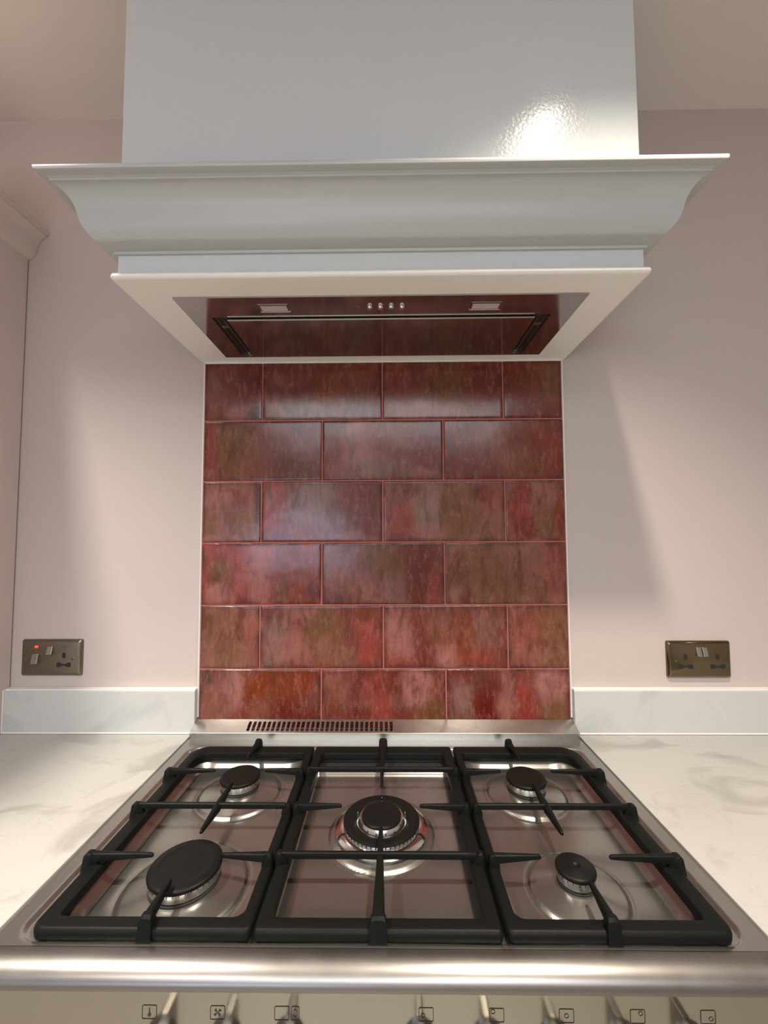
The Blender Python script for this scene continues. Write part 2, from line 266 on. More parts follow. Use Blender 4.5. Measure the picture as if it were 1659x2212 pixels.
def tiles_mesh():
    bm = bmesh.new(); cl = bm.loops.layers.float_color.new('glaze'); cols = {}
    g = 0.0017
    for r in range(6):
        ztop = TG-(r-1)*TP if r else 0.908
        zbot = TG-r*TP if r < 5 else 0.004
        xs = [-HX, -.302, 0, .302, HX] if r % 2 == 0 else [-HX, -.151, .151, HX]
        for c in range(len(xs)-1):
            x0, x1 = xs[c]+g, xs[c+1]-g; z1, z0 = ztop-g-(0.0008 if r == 0 else 0), zbot+g
            nx = max(8, int((x1-x0)/.004)); nz = max(8, int((z1-z0)/.004))
            base, blobs = TILES[(r, c)]
            tx, tz, off = random.uniform(-.0008, .0008), random.uniform(-.0008, .0008), random.uniform(-.0002, .0002)
            grid = []
            us = [0, .0015/(x1-x0), .004/(x1-x0)]+[(.004+k*((x1-x0)-.008)/nx)/(x1-x0) for k in range(1, nx)]+[1-.004/(x1-x0), 1-.0015/(x1-x0), 1]
            vs = [0, .0015/(z1-z0), .004/(z1-z0)]+[(.004+k*((z1-z0)-.008)/nz)/(z1-z0) for k in range(1, nz)]+[1-.004/(z1-z0), 1-.0015/(z1-z0), 1]
            for v in vs:
                row = []
                for u in us:
                    X, Z = x0+u*(x1-x0), z1-v*(z1-z0)
                    du, dv = min(u, 1-u)*(x1-x0), min(v, 1-v)*(z1-z0); e = min(du, dv)
                    # pillowed edge
                    dep = 0.0085+off - 0.0012*max(0, 1-e/.003)**2
                    dep += tx*(u-.5)+tz*(v-.5)+0.0005*noise.noise(Vector((X*9, r*3.1, Z*9)))
                    vt = bm.verts.new((X, -dep, Z+Z0)); row.append(vt)
                    P = Vector((X*14, c*7.3+r*3.1, Z*14)); w1 = noise.noise(P); w2 = noise.noise(P*2.7+Vector((5, 5, 5)))
                    w3 = noise.noise(P*7.3+Vector((1, 8, 2))); uu = u+.05*w1+.03*w2+.015*w3; vv = v+.10*w2+.04*w1+.04*w3
                    col = Vector(PAL[base])
                    for (bu, bv, ru, rv, k, st) in blobs:
                        d = ((uu-bu)/ru)**2+((vv-bv)/rv)**2
                        f = st*1.15/(1+math.exp(min(30, (d-.95+.5*w3)*3.0))); f = max(0, min(1, f)); col = col.lerp(Vector(PAL[k]), f)
                    ed = max(0, 1-e/.011)*(0.55+.8*noise.noise(Vector((X*30, 9, Z*30))))
                    col = col.lerp(Vector(PAL['k']), max(0, min(.75, ed)))
                    streak = noise.noise(Vector((X*160, r, Z*18)))
                    col = col*(1+.16*streak+.14*w2)
                    cols[vt] = (max(0, col.x), max(0, col.y), max(0, col.z), 1)
                grid.append(row)
            for a, b in zip(grid[:-1], grid[1:]):
                for i in range(len(us)-1):
                    f = bm.faces.new((a[i], a[i+1], b[i+1], b[i])); f.smooth = True
                    for l in f.loops: l[cl] = cols[l.vert]
            # sides into the wall
            rim = grid[0]+[q[-1] for q in grid[1:]]+grid[-1][-2::-1]+[q[0] for q in grid[-2:0:-1]]
            back = [bm.verts.new((q.co.x, -0.001, q.co.z)) for q in rim]
            for i in range(len(rim)):
                j = (i+1) % len(rim); f = bm.faces.new((rim[i], rim[j], back[j], back[i]))
                for l in f.loops: l[cl] = (*PAL['k'], 1)
    return bm
tl = obj('tile_splashback', tiles_mesh(), M_TILE)
tag(tl, 'splashback of glossy mottled red brick-bond tiles between cooker and white hood', 'splashback')
obj('grout', box(-HX, HX, -0.0066, -0.0005, Z0+0.003, Z0+0.908), M_GROUT, tl)['label'] = 'salmon pink grout lines'

# ------------------------------------------------------------------ hood surround
FX, FY, DZ = 0.4518, -0.3461, 0.888      # half width, front, offset from fitted heights
hood = thing('hood_surround', 'white painted box hood with wide crown moulding above the red tiles', 'cooker hood', (0, -0.17, 0.934+DZ))
obj('chimney_box', box(-FX, FX, FY, 0, 1.070+DZ, CEIL, 0.0015, 1), M_HOOD, hood)
obj('frieze', box(-FX, FX, FY, 0, 0.945+DZ, 0.985+DZ, 0.0008, 1), M_HOOD, hood)
def board_bm():
    bm = bmesh.new(); t0, t1 = 0.934+DZ, 0.9455+DZ; X, Y = 0.4609, -0.3551; r = 0.0055
    loops = []
    for k in range(7):
        a = -PI/2+PI*k/6; ins = r*(1-math.cos(a)); z = (t0+t1)/2+math.sin(a)*(t1-t0)/2
        loops.append([(-X+ins, 0, z), (-X+ins, Y+ins+.004, z), (-X+ins+.004, Y+ins, z), (X-ins-.004, Y+ins, z), (X-ins, Y+ins+.004, z), (X-ins, 0, z)])
    return loft(loops, bm, True, True, True)
obj('base_board', board_bm(), M_BOARD, hood, autosmooth=40)
PROF = [(-.004, .979), (.0015, .979), (.0040, .9795), (.0045, .984), (.0085, .9848), (.014, .9862), (.0205, .9885), (.026, .9922), (.0312, .9978), (.0355, 1.004), (.0390, 1.011),
        (.0408, 1.018), (.0425, 1.026), (.0446, 1.034), (.0485, 1.0425), (.0530, 1.0485), (.0590, 1.0535), (.066, 1.0570), (.0680, 1.0572), (.0682, 1.0612), (.0705, 1.0630),
        (.0800, 1.0632), (.0822, 1.0642), (.0830, 1.0665), (.0830, 1.0690), (.0822, 1.0710), (.0805, 1.0720), (-.004, 1.0720)]
bm = loft([[(-FX-p, 0, z+DZ), (-FX-p, FY-p, z+DZ), (FX+p, FY-p, z+DZ), (FX+p, 0, z+DZ)] for p, z in PROF], None, True, True, True)
obj('crown_moulding', bm, M_MOULD, hood, autosmooth=28)
bm = box(-0.4485, 0.4485, -0.0125, 0, 0.9285+DZ, 0.9343+DZ, 0.002, 2)
cb = obj('caulk_bead', bm, M_CAULK, hood)

# extractor
zb = 0.934+DZ
ex = thing('extractor_fan', 'built-in dark steel extractor panel under the white hood', 'extractor', (0, -0.17, zb))
PX, PY0, PY1 = 0.382, -0.297, -0.042
SX, SY0, SY1 = 0.338, -0.229, -0.056
bm = bmesh.new(); t = 0.003
for a in ((-PX, PX, PY0, SY0), (-PX, PX, SY1, PY1), (-PX, -SX, SY0, SY1), (SX, PX, SY0, SY1)):
    box(a[0], a[1], a[2], a[3], zb-t, zb-.0002, bm=bm)
bmesh.ops.remove_doubles(bm, verts=bm.verts[:], dist=1e-5)
obj('face_plate', bm, M_PLATE, ex)
obj('recess', box(-SX, SX, SY0, SY1, zb-0.0006, zb-.0002), M_BLACK, ex)
fp = obj('filter_panel', box(-0.308, 0.308, -0.223, -0.0605, zb-0.0075, zb-0.0008, 0.0012, 2), M_PLATE, ex)
obj('panel_edge', box(-0.308, 0.308, -0.2245, -0.2225, zb-0.0082, zb-0.0035), M_CHROME, fp)['label'] = 'thin bright rim'
obj('panel_edge', box(-0.325, 0.325, -0.0600, -0.0575, zb-0.0065, zb-0.0008), M_CHROME, fp)['label'] = 'thin bright rim'
for s in (-1, 1):
    a, b = sorted((s*0.3155, s*0.3185)); obj('slide_rail', box(a, b, -0.215, -0.063, zb-0.0030, zb-0.0008), M_PLATE, ex)
    a, b = sorted((s*0.3275, s*0.3290)); obj('slide_rail', box(a, b, -0.220, -0.063, zb-0.0030, zb-0.0008), M_PLATE, ex)
    a, b = sorted((s*0.318, s*0.331)); obj('catch', box(a, b, -0.193, -0.188, zb-0.0040, zb-0.0008), M_SWITCH, ex)
for cx in (-0.2035, 0.2015):
    bm = bmesh.new(); y0, y1 = -0.274, -0.249; x0, x1 = cx-.0285, cx+.0285
    for a in ((x0, x1, y0, y0+.003), (x0, x1, y1-.003, y1), (x0, x0+.003, y0+.003, y1-.003), (x1-.003, x1, y0+.003, y1-.003)):
        box(a[0], a[1], a[2], a[3], zb-t-.0012, zb-t, bm=bm)
    lf = obj('lamp_frame', bm, M_PLATE, ex)
    obj('frame_lip', box(x0-.001, x1+.001, y1-.0008, y1+.0004, zb-t-.0022, zb-t-.0002), M_CHROME, lf)
    obj('lamp_lens', box(x0+.003, x1-.003, y0+.003, y1-.003, zb-t-.0004, zb-t), M_LENS, lf)
for cx in (-0.0195, 0.001, 0.0215, 0.042):
    obj('push_button', lathe([(.0052, 0), (.0052, -.002), (.0044, -.0045), (.0025, -.0055)], cx, -0.263, 24, z0=zb-t), M_CHROME, ex, autosmooth=40)
obj('indicator_light', lathe([(.0035, 0), (.0033, -.0012), (.002, -.0018)], -0.040, -0.263, 20, z0=zb-t), M_NEON_OFF, ex, smooth=True)

# ------------------------------------------------------------------ tall cabinet at the left
XL = -0.9185
tc_ = thing('tall_cabinet', 'tall painted cabinet with moulded cornice at the left picture edge', 'cabinet', (-1.2, -0.29, 0))
obj('carcass', box(-1.55, XL, -0.575, -0.0025, 0.1, 1.216+DZ, 0.001, 1), M_CAB, tc_)
obj('plinth', box(-1.55, XL-.002, -0.54, -0.0025, 0, 0.1), M_CAB, tc_)
dr = obj('cabinet_door', box(-1.547, XL-.002, -0.597, -0.5755, 0.11, 1.210+DZ, 0.002, 2), M_CAB, tc_)
obj('door_handle', box(-0.965, -0.953, -0.625, -0.597, 1.05, 1.25, 0.003, 2), M_CHROME, dr)
CP = [(-.002, 1.212), (.002, 1.2135), (.009, 1.2175), (.0150, 1.2225), (.0190, 1.2285), (.0220, 1.2400), (.0245, 1.2520), (.0285, 1.2610), (.0345, 1.2685), (.0420, 1.2735), (.0440, 1.2745),
      (.0445, 1.2790), (.0510, 1.2795), (.0515, 1.2850), (-.002, 1.2850)]
bm = loft([[(XL+p, -0.001, z+DZ), (XL+p, -0.598-p, z+DZ), (-1.55-p, -0.598-p, z+DZ), (-1.55-p, -0.001, z+DZ)] for p, z in CP], None, True, True, True)
obj('cornice', bm, M_CAB, tc_, autosmooth=30)

# ------------------------------------------------------------------ worktops, upstands, cupboards
WT = 0.910
wl = tag(obj('worktop', box(XL+.001, -0.4585, -0.60, -0.0005, WT-0.03, WT, 0.0012, 2), M_TOP),
         'pale veined stone worktop left of the cooker', 'worktop', )
wr = tag(obj('worktop', box(0.4590, 2.0, -0.60, -0.0005, WT-0.03, WT, 0.0012, 2), M_TOP),
         'pale veined stone worktop right of the cooker', 'worktop')
for (x0, x1, lab) in ((XL+.003, -0.4525, 'grey-white stone upstand under the socket with a red light'), (0.4525, 2.0, 'grey-white stone upstand under the shiny double socket')):
    u = tag(obj('upstand', box(x0, x1, -0.0205, -0.0005, WT+.0002, Z0+0.0965, 0.001, 2), M_UPST), lab, 'upstand')
    obj('caulk_bead', box(x0, x1, -0.0225, -0.0200, WT+.0004, WT+.0045, 0.001, 1), M_CAULK, u)['label'] = 'white sealant line at the foot'
    obj('caulk_bead', box(x0, x1, -0.0185, -0.0006, Z0+0.0960, Z0+0.1002, 0.0015, 2), M_CAULK, u)['label'] = 'white sealant line along the top'
    if x0 < 0: obj('caulk_bead', box(XL+.0006, XL+.0040, -0.024, -0.0006, WT+.0004, Z0+0.1000, 0.001, 1), M_CAULK, u)
for s in (-1, 1):
    obj('edge_seal', box(*sorted((s*0.4487, s*0.4523)), -0.0085, -0.0006, Z0+0.03, Z0+0.907, 0.001, 1), M_CAULK, tl)
for (x0, x1, lab) in ((XL+.003, -0.46, 'painted base cupboard below the left worktop'), (0.46, 2.0, 'painted base cupboard below the right worktop')):
    t_ = thing('base_cabinet', lab, 'cabinet', ((x0+x1)/2, -.3, 0))
    obj('carcass', box(x0, x1, -0.56, -0.002, 0.1, WT-0.0305), M_CAB, t_)
    obj('plinth', box(x0, x1, -0.50, -0.002, 0, 0.0995), M_CAB, t_)
    n = 1 if x0 < 0 else 3
    for k in range(n):
        a = x0+(x1-x0)*k/n+.002; b = x0+(x1-x0)*(k+1)/n-.002
        d = obj('cabinet_door', box(a, b, -0.582, -0.5605, 0.12, WT-0.036, 0.002, 2), M_CAB, t_)
        obj('door_handle', box(b-.05, b-.04, -0.606, -0.582, 0.62, 0.76, 0.003, 2), M_CHROME, d)

# ------------------------------------------------------------------ sockets
def prism_y(pts, y0, y1, bm=None):
    return loft([[(x, y0, z) for x, z in pts], [(x, y1, z) for x, z in pts]], bm, True, True, True)
def plate_bm(cx, cz, w_, h_, d, yb=0.0):
    L = []
    def rr(ins, y):
        return [(p[0], y, p[1]) for p in [(q[0], q[1]) for q in rrect(cx-w_/2+ins, cx+w_/2-ins, cz-h_/2+ins, cz+h_/2-ins, (.004,)*4, 0, 4)]]
    return loft([rr(0, yb), rr(0, yb-d*.35), rr(.0012, yb-d*.62), rr(.0045, yb-d*.93), rr(.006, yb-d)], None, True, True, True)
def slot_pair(cx, cz, y):
    # hourglass shaped live/neutral slot
    pts = []
    for x, z in ((-.0175, -.004), (-.0155, -.0055), (-.0095, -.0055), (-.004, -.0022), (.004, -.0022), (.0095, -.0055), (.0155, -.0055), (.0175, -.004), (.0175, .004), (.0155, .0055), (.0095, .0055), (.004, .0022), (-.004, .0022), (-.0095, .0055), (-.0155, .0055), (-.0175, .004)):
        pts.append((cx+x, cz+z))
    return prism_y(pts, y+.0006, y-.0003)
def pin_hole(cx, cz, y):
    pts = [(cx+x, cz+z) for x, z in ((-.004, -.0065), (.004, -.0065), (.0045, .004), (.003, .0065), (-.003, .0065), (-.0045, .004))]
    return prism_y(pts, y+.0006, y-.0003)
def rocker(cx, cz, w_, h_, y, up=True):
    bm = box(cx-w_/2, cx+w_/2, y-.004, y+.0005, cz-h_/2, cz+h_/2, .0008, 2)
    for v in bm.verts:
        if v.co.y < y-.002: v.co.y += (-.0035 if (v.co.z < cz) == up else .0015)
    return bm
def screw(cx, cz, y):
    bm = bmesh.new(); seg = 16
    lp = lambda r, yy: [(cx+r*math.cos(2*PI*k/seg), yy, cz+r*math.sin(2*PI*k/seg)) for k in range(seg)]
    return loft([lp(.0035, y+.0005), lp(.0035, y-.0006), lp(.0022, y-.0010), lp(.0020, y-.0002)], bm, True, True, True)
D = 0.009
LX, LZ = -0.8150, Z0+0.1717
s1 = thing('wall_socket', 'brushed bronze cooker switch and socket plate with a glowing red light', 'socket', (LX, 0, LZ))
obj('plate', plate_bm(LX, LZ, .1495, .0875, D), M_BRONZE, s1, autosmooth=50)
obj('neon_light', box(LX-.0390, LX-.0315, -D-.0016, -D+.0005, LZ+.0247, LZ+.0298, .0018, 4), M_NEON, s1)
obj('rocker_switch', rocker(LX-.0365, LZ-.0010, .015, .024, -D), M_SWITCH, s1)
obj('rocker_switch', rocker(LX-.0005, LZ+.0190, .013, .019, -D), M_SWITCH, s1)
obj('neon_light', box(LX+.0275, LX+.0385, -D-.0006, -D+.0005, LZ+.0255, LZ+.0290, .0005, 1), M_NEON_OFF, s1)
obj('earth_slot', pin_hole(LX+.033, LZ+.0065, -D), M_BLACK, s1); obj('pin_slots', slot_pair(LX+.033, LZ-.0165, -D), M_BLACK, s1)
for dx in (-.0625, .0555): obj('screw', screw(LX+dx, LZ-.002, -D), M_BRONZE, s1)
QX, QZ = 0.7600, Z0+0.1660
s2 = thing('wall_socket', 'shiny bronze double socket plate on the right wall', 'socket', (QX, 0, QZ))
obj('plate', plate_bm(QX, QZ, .152, .0875, D), M_BRONZE2, s2, autosmooth=50)
for dx in (-.0035, .0105): obj('rocker_switch', rocker(QX+dx, QZ+.0200, .0115, .021, -D), M_SWITCH, s2)
for dx in (-.0345, .0420):
    obj('earth_slot', pin_hole(QX+dx, QZ+.0070, -D), M_BLACK, s2); obj('pin_slots', slot_pair(QX+dx, QZ-.0160, -D), M_BLACK, s2)
for dx in (-.0575, .0640): obj('screw', screw(QX+dx, QZ-.001, -D), M_BRONZE2, s2)

# ------------------------------------------------------------------ range cooker
ck = thing('range_cooker', 'wide stainless steel gas range cooker set between the worktops', 'cooker', (0, -0.3, 0))
DX, DY0, DY1, DECK = 0.4555, -0.5315, -0.042, -0.006
def sdf_rr(x, y, x0, x1, y0, y1, r):
    cx, cy = (x0+x1)/2, (y0+y1)/2; qx = abs(x-cx)-(x1-x0)/2+r; qy = abs(y-cy)-(y1-y0)/2+r
    return math.hypot(max(qx, 0), max(qy, 0))+min(max(qx, qy), 0)-r
def sst(t): t = max(0, min(1, t)); return t*t*(3-2*t)
# burners: x, y, dish radius, dish height, base radius
BUR = [(-.274, -.212, .078, .0125, .030), (-.274, -.427, .086, .0125, .044), (0, -.317, .088, .007, .070), (.274, -.212, .075, .0125, .030), (.274, -.427, .067, .0125, .026)]
def deck_h(x, y):
    z = DECK
    # shallow seat for the pan supports
    z -= 0.0045*sst(-sdf_rr(x, y, -.4345, .4345, -.5265, -.076, .028)/.006)
    for (a, b, c, d, r, dep, wd) in ((-.405, -.156, -.514, -.108, .055, .0160, .022), (.156, .405, -.514, -.108, .055, .0160, .022), (-.1460, .1460, -.516, -.110, .014, .0060, .010), (-.1420, .1420, -.513, -.150, .012, .0085, .009)):
        z -= dep*sst(-sdf_rr(x, y, a, b, c, d, r)/wd)
    for (bx, by, R_, hh, br) in BUR:
        d = math.hypot(x-bx, y-by)
        if d < R_+.006:
            z -= .0012*math.exp(-((d-R_)/.003)**2)
        if d < R_:
            t = (R_-d)/(R_-br); z += hh*(0.22*sst(t*7)+0.78*t) if t < 1 else hh
    return z
def deck_bm():
    bm = bmesh.new(); nx, ny = 362, 196; G = []
    for j in range(ny+1):
        y = DY0+(DY1-DY0)*j/ny; G.append([bm.verts.new((-DX+2*DX*i/nx, y, Z0+deck_h(-DX+2*DX*i/nx, y))) for i in range(nx+1)])
    for a, b in zip(G[:-1], G[1:]):
        for i in range(nx): bm.faces.new((a[i], a[i+1], b[i+1], b[i]))
    # turned-down side edges
    for row_i in (0, nx):
        sgn = -1 if row_i == 0 else 1
        e = [r[row_i] for r in G]; prev = e
        for (dx, dz) in ((.0006, -.0004), (.0012, -.0014), (.0013, -.03)):
            nxt = [bm.verts.new((v.co.x+sgn*(dx), v.co.y, Z0+DECK+dz)) for v in e]
            for i in range(len(e)-1): bm.faces.new((prev[i], prev[i+1], nxt[i+1], nxt[i]))
            prev = nxt
    return bm
M_DECK.node_tree.nodes['Principled BSDF'].inputs['Metallic'].default_value = 0.93
obj('hob_deck', deck_bm(), M_DECK, ck, smooth=True)
# rounded front edge
prof = [(DY0+.0005, DECK)]
for k in range(0, 17):
    a = PI/2*k/16; prof.append((-.5335-.0270*math.sin(a)**1.0, DECK-.0175*(1-math.cos(a))))
prof += [(-.5605, -.0250), (-.5585, -.0262), (-.53, -.0262)]
NX = 0.4568
xs = [-NX, -NX+.0015, -NX+.004]+[-NX+.004+(2*NX-.008)*k/40 for k in range(1, 40)]+[NX-.004, NX-.0015, NX]
loops = []
for i, X in enumerate(xs):
    e = min(i, len(xs)-1-i); sh = (.0015, .0004, 0)[e] if e < 3 else 0
    loops.append([(X, y+sh, Z0+z-sh) for y, z in prof])
bm = loft(loops, None, False)
obj('front_edge', bm, M_NOSE, ck, autosmooth=50)
pn = obj('control_panel', box(-NX+.001, NX-.001, -.5580, -.53, Z0-.150, Z0-.0255, .0008, 2), M_PANEL, ck)
YP = -.5583
def ring_mark(pts_out, pts_in, bm=None):
    return loft([[(x, YP, z) for x, z in pts_out], [(x, YP, z) for x, z in pts_in]], bm)
def sq(cx, cz, w_, h_, r=.0018, th=.0007, bm=None):
    a = [(p[0], p[1]) for p in rrect(cx-w_/2, cx+w_/2, cz-h_/2, cz+h_/2, (r,)*4, 0, 4)]
    b = [(p[0], p[1]) for p in rrect(cx-w_/2+th, cx+w_/2-th, cz-h_/2+th, cz+h_/2-th, (max(r-th, .0002),)*4, 0, 4)]
    return ring_mark(a, b, bm)
def circ(cx, cz, r, th=.0006, bm=None, sx=1):
    f = lambda q: [(cx+q*sx*math.cos(2*PI*k/20), cz+q*math.sin(2*PI*k/20)) for k in range(20)]
    return ring_mark(f(r), f(r-th), bm)
def poly_mark(pts, bm=None):
    bm = bm or bmesh.new(); bm.faces.new([bm.verts.new((x, YP, z)) for x, z in pts]); return bm
SZ = Z0-.0478
def mark(cx, kind):
    bm = sq(cx, SZ, .0162, .0145)
    if kind == 'temp':
        poly_mark([(cx-.0004, SZ+.0045), (cx+.0004, SZ+.0045), (cx+.0007, SZ-.0005), (cx+.0018, SZ-.0022), (cx+.0016, SZ-.0042), (cx, SZ-.0050), (cx-.0016, SZ-.0042), (cx-.0018, SZ-.0022), (cx-.0007, SZ-.0005)], bm)
    elif kind == 'fan':
        for k in range(4):
            a = k*PI/2+.4; poly_mark([(cx, SZ), (cx+.005*math.cos(a), SZ+.005*math.sin(a)), (cx+.004*math.cos(a+.7), SZ+.004*math.sin(a+.7))], bm)
    elif kind == 'double':
        sq(cx+.0145, SZ, .009, .0145, .0018, .0007, bm); circ(cx+.0145, SZ, .0042, .0006, bm, .6)
    else:
        circ(cx+kind[0], SZ+kind[1], .0024, .0006, bm)
    return bm
for cx, k in ((-.2480, 'temp'), (-.1735, 'fan'), (-.1035, 'double'), (.0526, (-.0032, -.0010)), (.1285, (-.0040, .0036)), (.2034, (0, 0)), (.2792, (.0032, .0030)), (.3540, (.0032, -.0018))):
    obj('control_symbol', mark(cx, k), M_INK, pn)
# control knobs just under the picture edge
for cx in (-.2420, -.1700, -.0990, .0470, .1225, .1960, .2700, .3440):
    bm = bmesh.new(); seg = 32
    lp = lambda r, yy: [(cx+r*math.cos(2*PI*k/seg), yy, Z0-.087+r*math.sin(2*PI*k/seg)) for k in range(seg)]
    loft([lp(.021, -.558), lp(.021, -.561), lp(.0175, -.563), lp(.0170, -.577), lp(.0155, -.579)], bm, True, True, True)
    kb = obj('control_knob', bm, M_KNOB, ck, autosmooth=40)
    obj('grip', box(cx-.0045, cx+.0045, -.602, -.578, Z0-.107, Z0-.070, .002, 2), M_KNOB, kb)
# rear vent strip
VT0, VT1 = (-.0428, .0098), (-.0095, .0262)    # (y,z) lower front edge, upper rear edge
VX0, VX1 = .4530, .4515
def V(x, t, off=0):
    y = VT0[0]+(VT1[0]-VT0[0])*t; z = VT0[1]+(VT1[1]-VT0[1])*t
    return (x, y, Z0+z+off)
def vent_bm():
    bm = bmesh.new(); sx0, pitch, n = -.3245, .01160, 30; t0, t1, tb, te = .12, .84, 0.0, 1.0
    sx1 = sx0+pitch*n
    def q(a, b, c, d): bm.faces.new([bm.verts.new(p) for p in (a, b, c, d)])
    for (a, b) in ((-VX0, sx0), (sx1, VX0)): q(V(a, tb), V(b, tb), V(b, te), V(a, te))
    for k in range(n):
        x0, x1 = sx0+k*pitch, sx0+(k+1)*pitch; cx = (x0+x1)/2; hw = .0036; Ls = math.hypot(VT1[0]-VT0[0], VT1[1]-VT0[1])
        inner = []; outer = []; tm = (t0+t1)/2; hr = hw/Ls
        for (tc0, a0) in ((t1-hr, 0), (t0+hr, PI)):
            for j in range(9):
                a = a0+PI*j/8; ux, ut = math.cos(a), math.sin(a)
                inner.append((cx+hw*ux, tc0+hr*ut))
                m = max(abs(ux), abs(ut)); ox = cx+(x1-x0)/2*ux/m
                if abs(ut) >= abs(ux)-1e-6: ot = te if ut > 0 else tb
                else: ot = tc0+(te-tc0 if ut > 0 else tc0-tb)*ut/m if abs(ut) > 1e-6 else tc0
                outer.append((ox, ot))
        I = [bm.verts.new(V(x, t)) for x, t in inner]; O = [bm.verts.new(V(x, t)) for x, t in outer]
        Dn = [bm.verts.new(V(x, t, -.0015)) for x, t in inner]
        for i in range(len(I)):
            j = (i+1) % len(I); bm.faces.new((I[i], I[j], O[j], O[i])); bm.faces.new((I[i], I[j], Dn[j], Dn[i]))
    # front lip, ends, top return
    fl = [VT0, (VT0[0]-.0008, VT0[1]-.0010), (VT0[0]-.0006, -.0075), (VT0[0]-.004, -.0075), (VT0[0]-.0042, -.012)]
    loft([[(X, y, Z0+z) for y, z in fl] for X in (-VX0, VX0)], bm, False)
    for X in (-VX0, VX0):
        bm.faces.new([bm.verts.new(p) for p in ((X, VT0[0], Z0+VT0[1]), (X, VT1[0], Z0+VT1[1]), (X, VT1[0], Z0-.012), (X, VT0[0], Z0-.012))])
    bmesh.ops.remove_doubles(bm, verts=bm.verts[:], dist=1e-6)
    return bm
rv = obj('rear_vent', vent_bm(), M_VENT, ck)
obj('vent_duct', box(-.33, .03, -.036, -.0110, Z0-.012, Z0+.004), M_BLACK, rv)
obj('deck_rear_edge', box(-DX, DX, -.0425, -.0405, Z0-.02, Z0-.0065), M_DECK, ck)
# body below
obj('oven_body', box(-.448, .448, -.535, -.015, 0.12, Z0-.0300), M_VENT, ck)
for (a, b) in ((-.446, -.002), (.002, .446)):
    d = obj('oven_door', box(a, b, -.556, -.5355, .16, Z0-.153, .002, 2), M_PANEL, ck)
    obj('door_handle', box(a+.03, b-.03, -.600, -.556, Z0-.19, Z0-.175, .004, 2), M_CHROME, d)
for X in (-.42, .42):
    for Y in (-.50, -.05): obj('foot', lathe([(.02, 0), (.02, .12)], X, Y, 20), M_BLACK, ck)

# burners
def burner(name_parts, bx, by, rc, base_r, z_cap, dz_base, dimple=None):
    zb_ = -.0155
    obj('burner_base', lathe([(rc-.003, 0), (rc-.0015, .0008), (rc-.0015, .0036), (rc-.004, .0050), (rc-.006, .006)], bx, by, 48, z0=Z0+zb_), M_BLACK, ck, autosmooth=40)
    h = z_cap-.0050-(zb_+.005)
    bm = lathe([(rc-.0060, 0), (rc-.0022, .0010), (rc-.0014, .0022), (rc-.0014, h)], bx, by, 64, z0=Z0+zb_+.005)
    br = obj('burner_ring', bm, M_ALU, ck, autosmooth=30)
    # flame slots
    bm = bmesh.new(); n = int(rc*800)
    for k in range(n):
        a = 2*PI*k/n; c, s = math.cos(a), math.sin(a); b2 = box(-.0004, .0004, -.0004, .0004, 0, h*.22)
        R3 = Matrix.Rotation(a-PI/2, 4, 'Z'); T = Matrix.Translation((bx+(rc-.0014)*c, by+(rc-.0014)*s, Z0+zb_+.005+h*.70))
        for v in b2.verts: v.co = T @ (R3 @ v.co)
        merge(bm, b2)
    obj('flame_slots', bm, M_BLACK, br)
    if dimple == 'small': top = [(rc*.985, .0040), (rc*.9, .0055), (rc*.36, .0055), (rc*.30, .0064), (rc*.22, .0062), (rc*.14, .0040), (.0008, .0036)]
    else: top = [(rc*.985, .0040), (rc*.95, .0052), (rc*.74, .0058), (rc*.70, .0052), (rc*.64, .0050), (rc*.3, .0052), (.0008, .0053)]
    obj('burner_cap', lathe([(rc-.004, -.0012), (rc-.0005, -.0006), (rc, .0006), (rc, .0030)]+top, bx, by, 72, z0=Z0+z_cap-.0050), M_CAP, ck, autosmooth=40)
burner('', -.2740, -.2095, .0372, .030, .0075, 0)
burner('', -.2738, -.4265, .0488, .043, .0075, 0)
burner('', .2736, -.2125, .0370, .030, .0075, 0)
burner('', .2725, -.4270, .0266, .0235, .0075, 0, 'small')
# central wok burner
bx, by = .0002, -.3185; zc = -.0340+.0130; ZW = Z0-.0220
obj('burner_skirt', lathe([(.070, .0), (.0745, .0012), (.0760, .003), (.0755, .0050), (.0700, .0085), (.0640, .0103), (.058, .0103)], bx, by, 72, z0=Z0+zc+.002), M_CHROME, ck, autosmooth=40)
obj('burner_base', lathe([(.060, 0), (.062, .002), (.058, .004)], bx, by, 48, z0=Z0+zc-.001), M_BLACK, ck)
br = obj('burner_ring', lathe([(.0600, .0), (.0618, .0010), (.0620, .0035), (.0618, .0050)], bx, by, 72, z0=ZW+.0130), M_ALU, ck, autosmooth=30)
bm = bmesh.new()
for k in range(52):
    a = 2*PI*k/52; b2 = box(-.0010, .0010, -.0004, .0005, 0, .0030); R3 = Matrix.Rotation(a-PI/2, 4, 'Z'); T = Matrix.Translation((bx+.0618*math.cos(a), by+.0618*math.sin(a), ZW+.0150))
    for v in b2.verts: v.co = T @ (R3 @ v.co)
    merge(bm, b2)
obj('flame_slots', bm, M_BLACK, br)
obj('burner_cap', lathe([(.0590, -.001), (.0622, .0002), (.0630, .0015), (.0625, .0028), (.0590, .0042), (.0500, .0048), (.0440, .0040), (.0418, .0022), (.0418, -.001)], bx, by, 80, z0=ZW+.0180), M_CAP, ck, autosmooth=40)
obj('burner_floor', lathe([(.0418, 0), (.0350, .0002)], bx, by, 64, z0=ZW+.0172), M_ALU, ck)
ir = obj('inner_ring', lathe([(.0395, 0), (.0385, .003), (.0355, .0080)], bx, by, 64, z0=ZW+.0174), M_ALU, ck, autosmooth=30)
bm = bmesh.new()
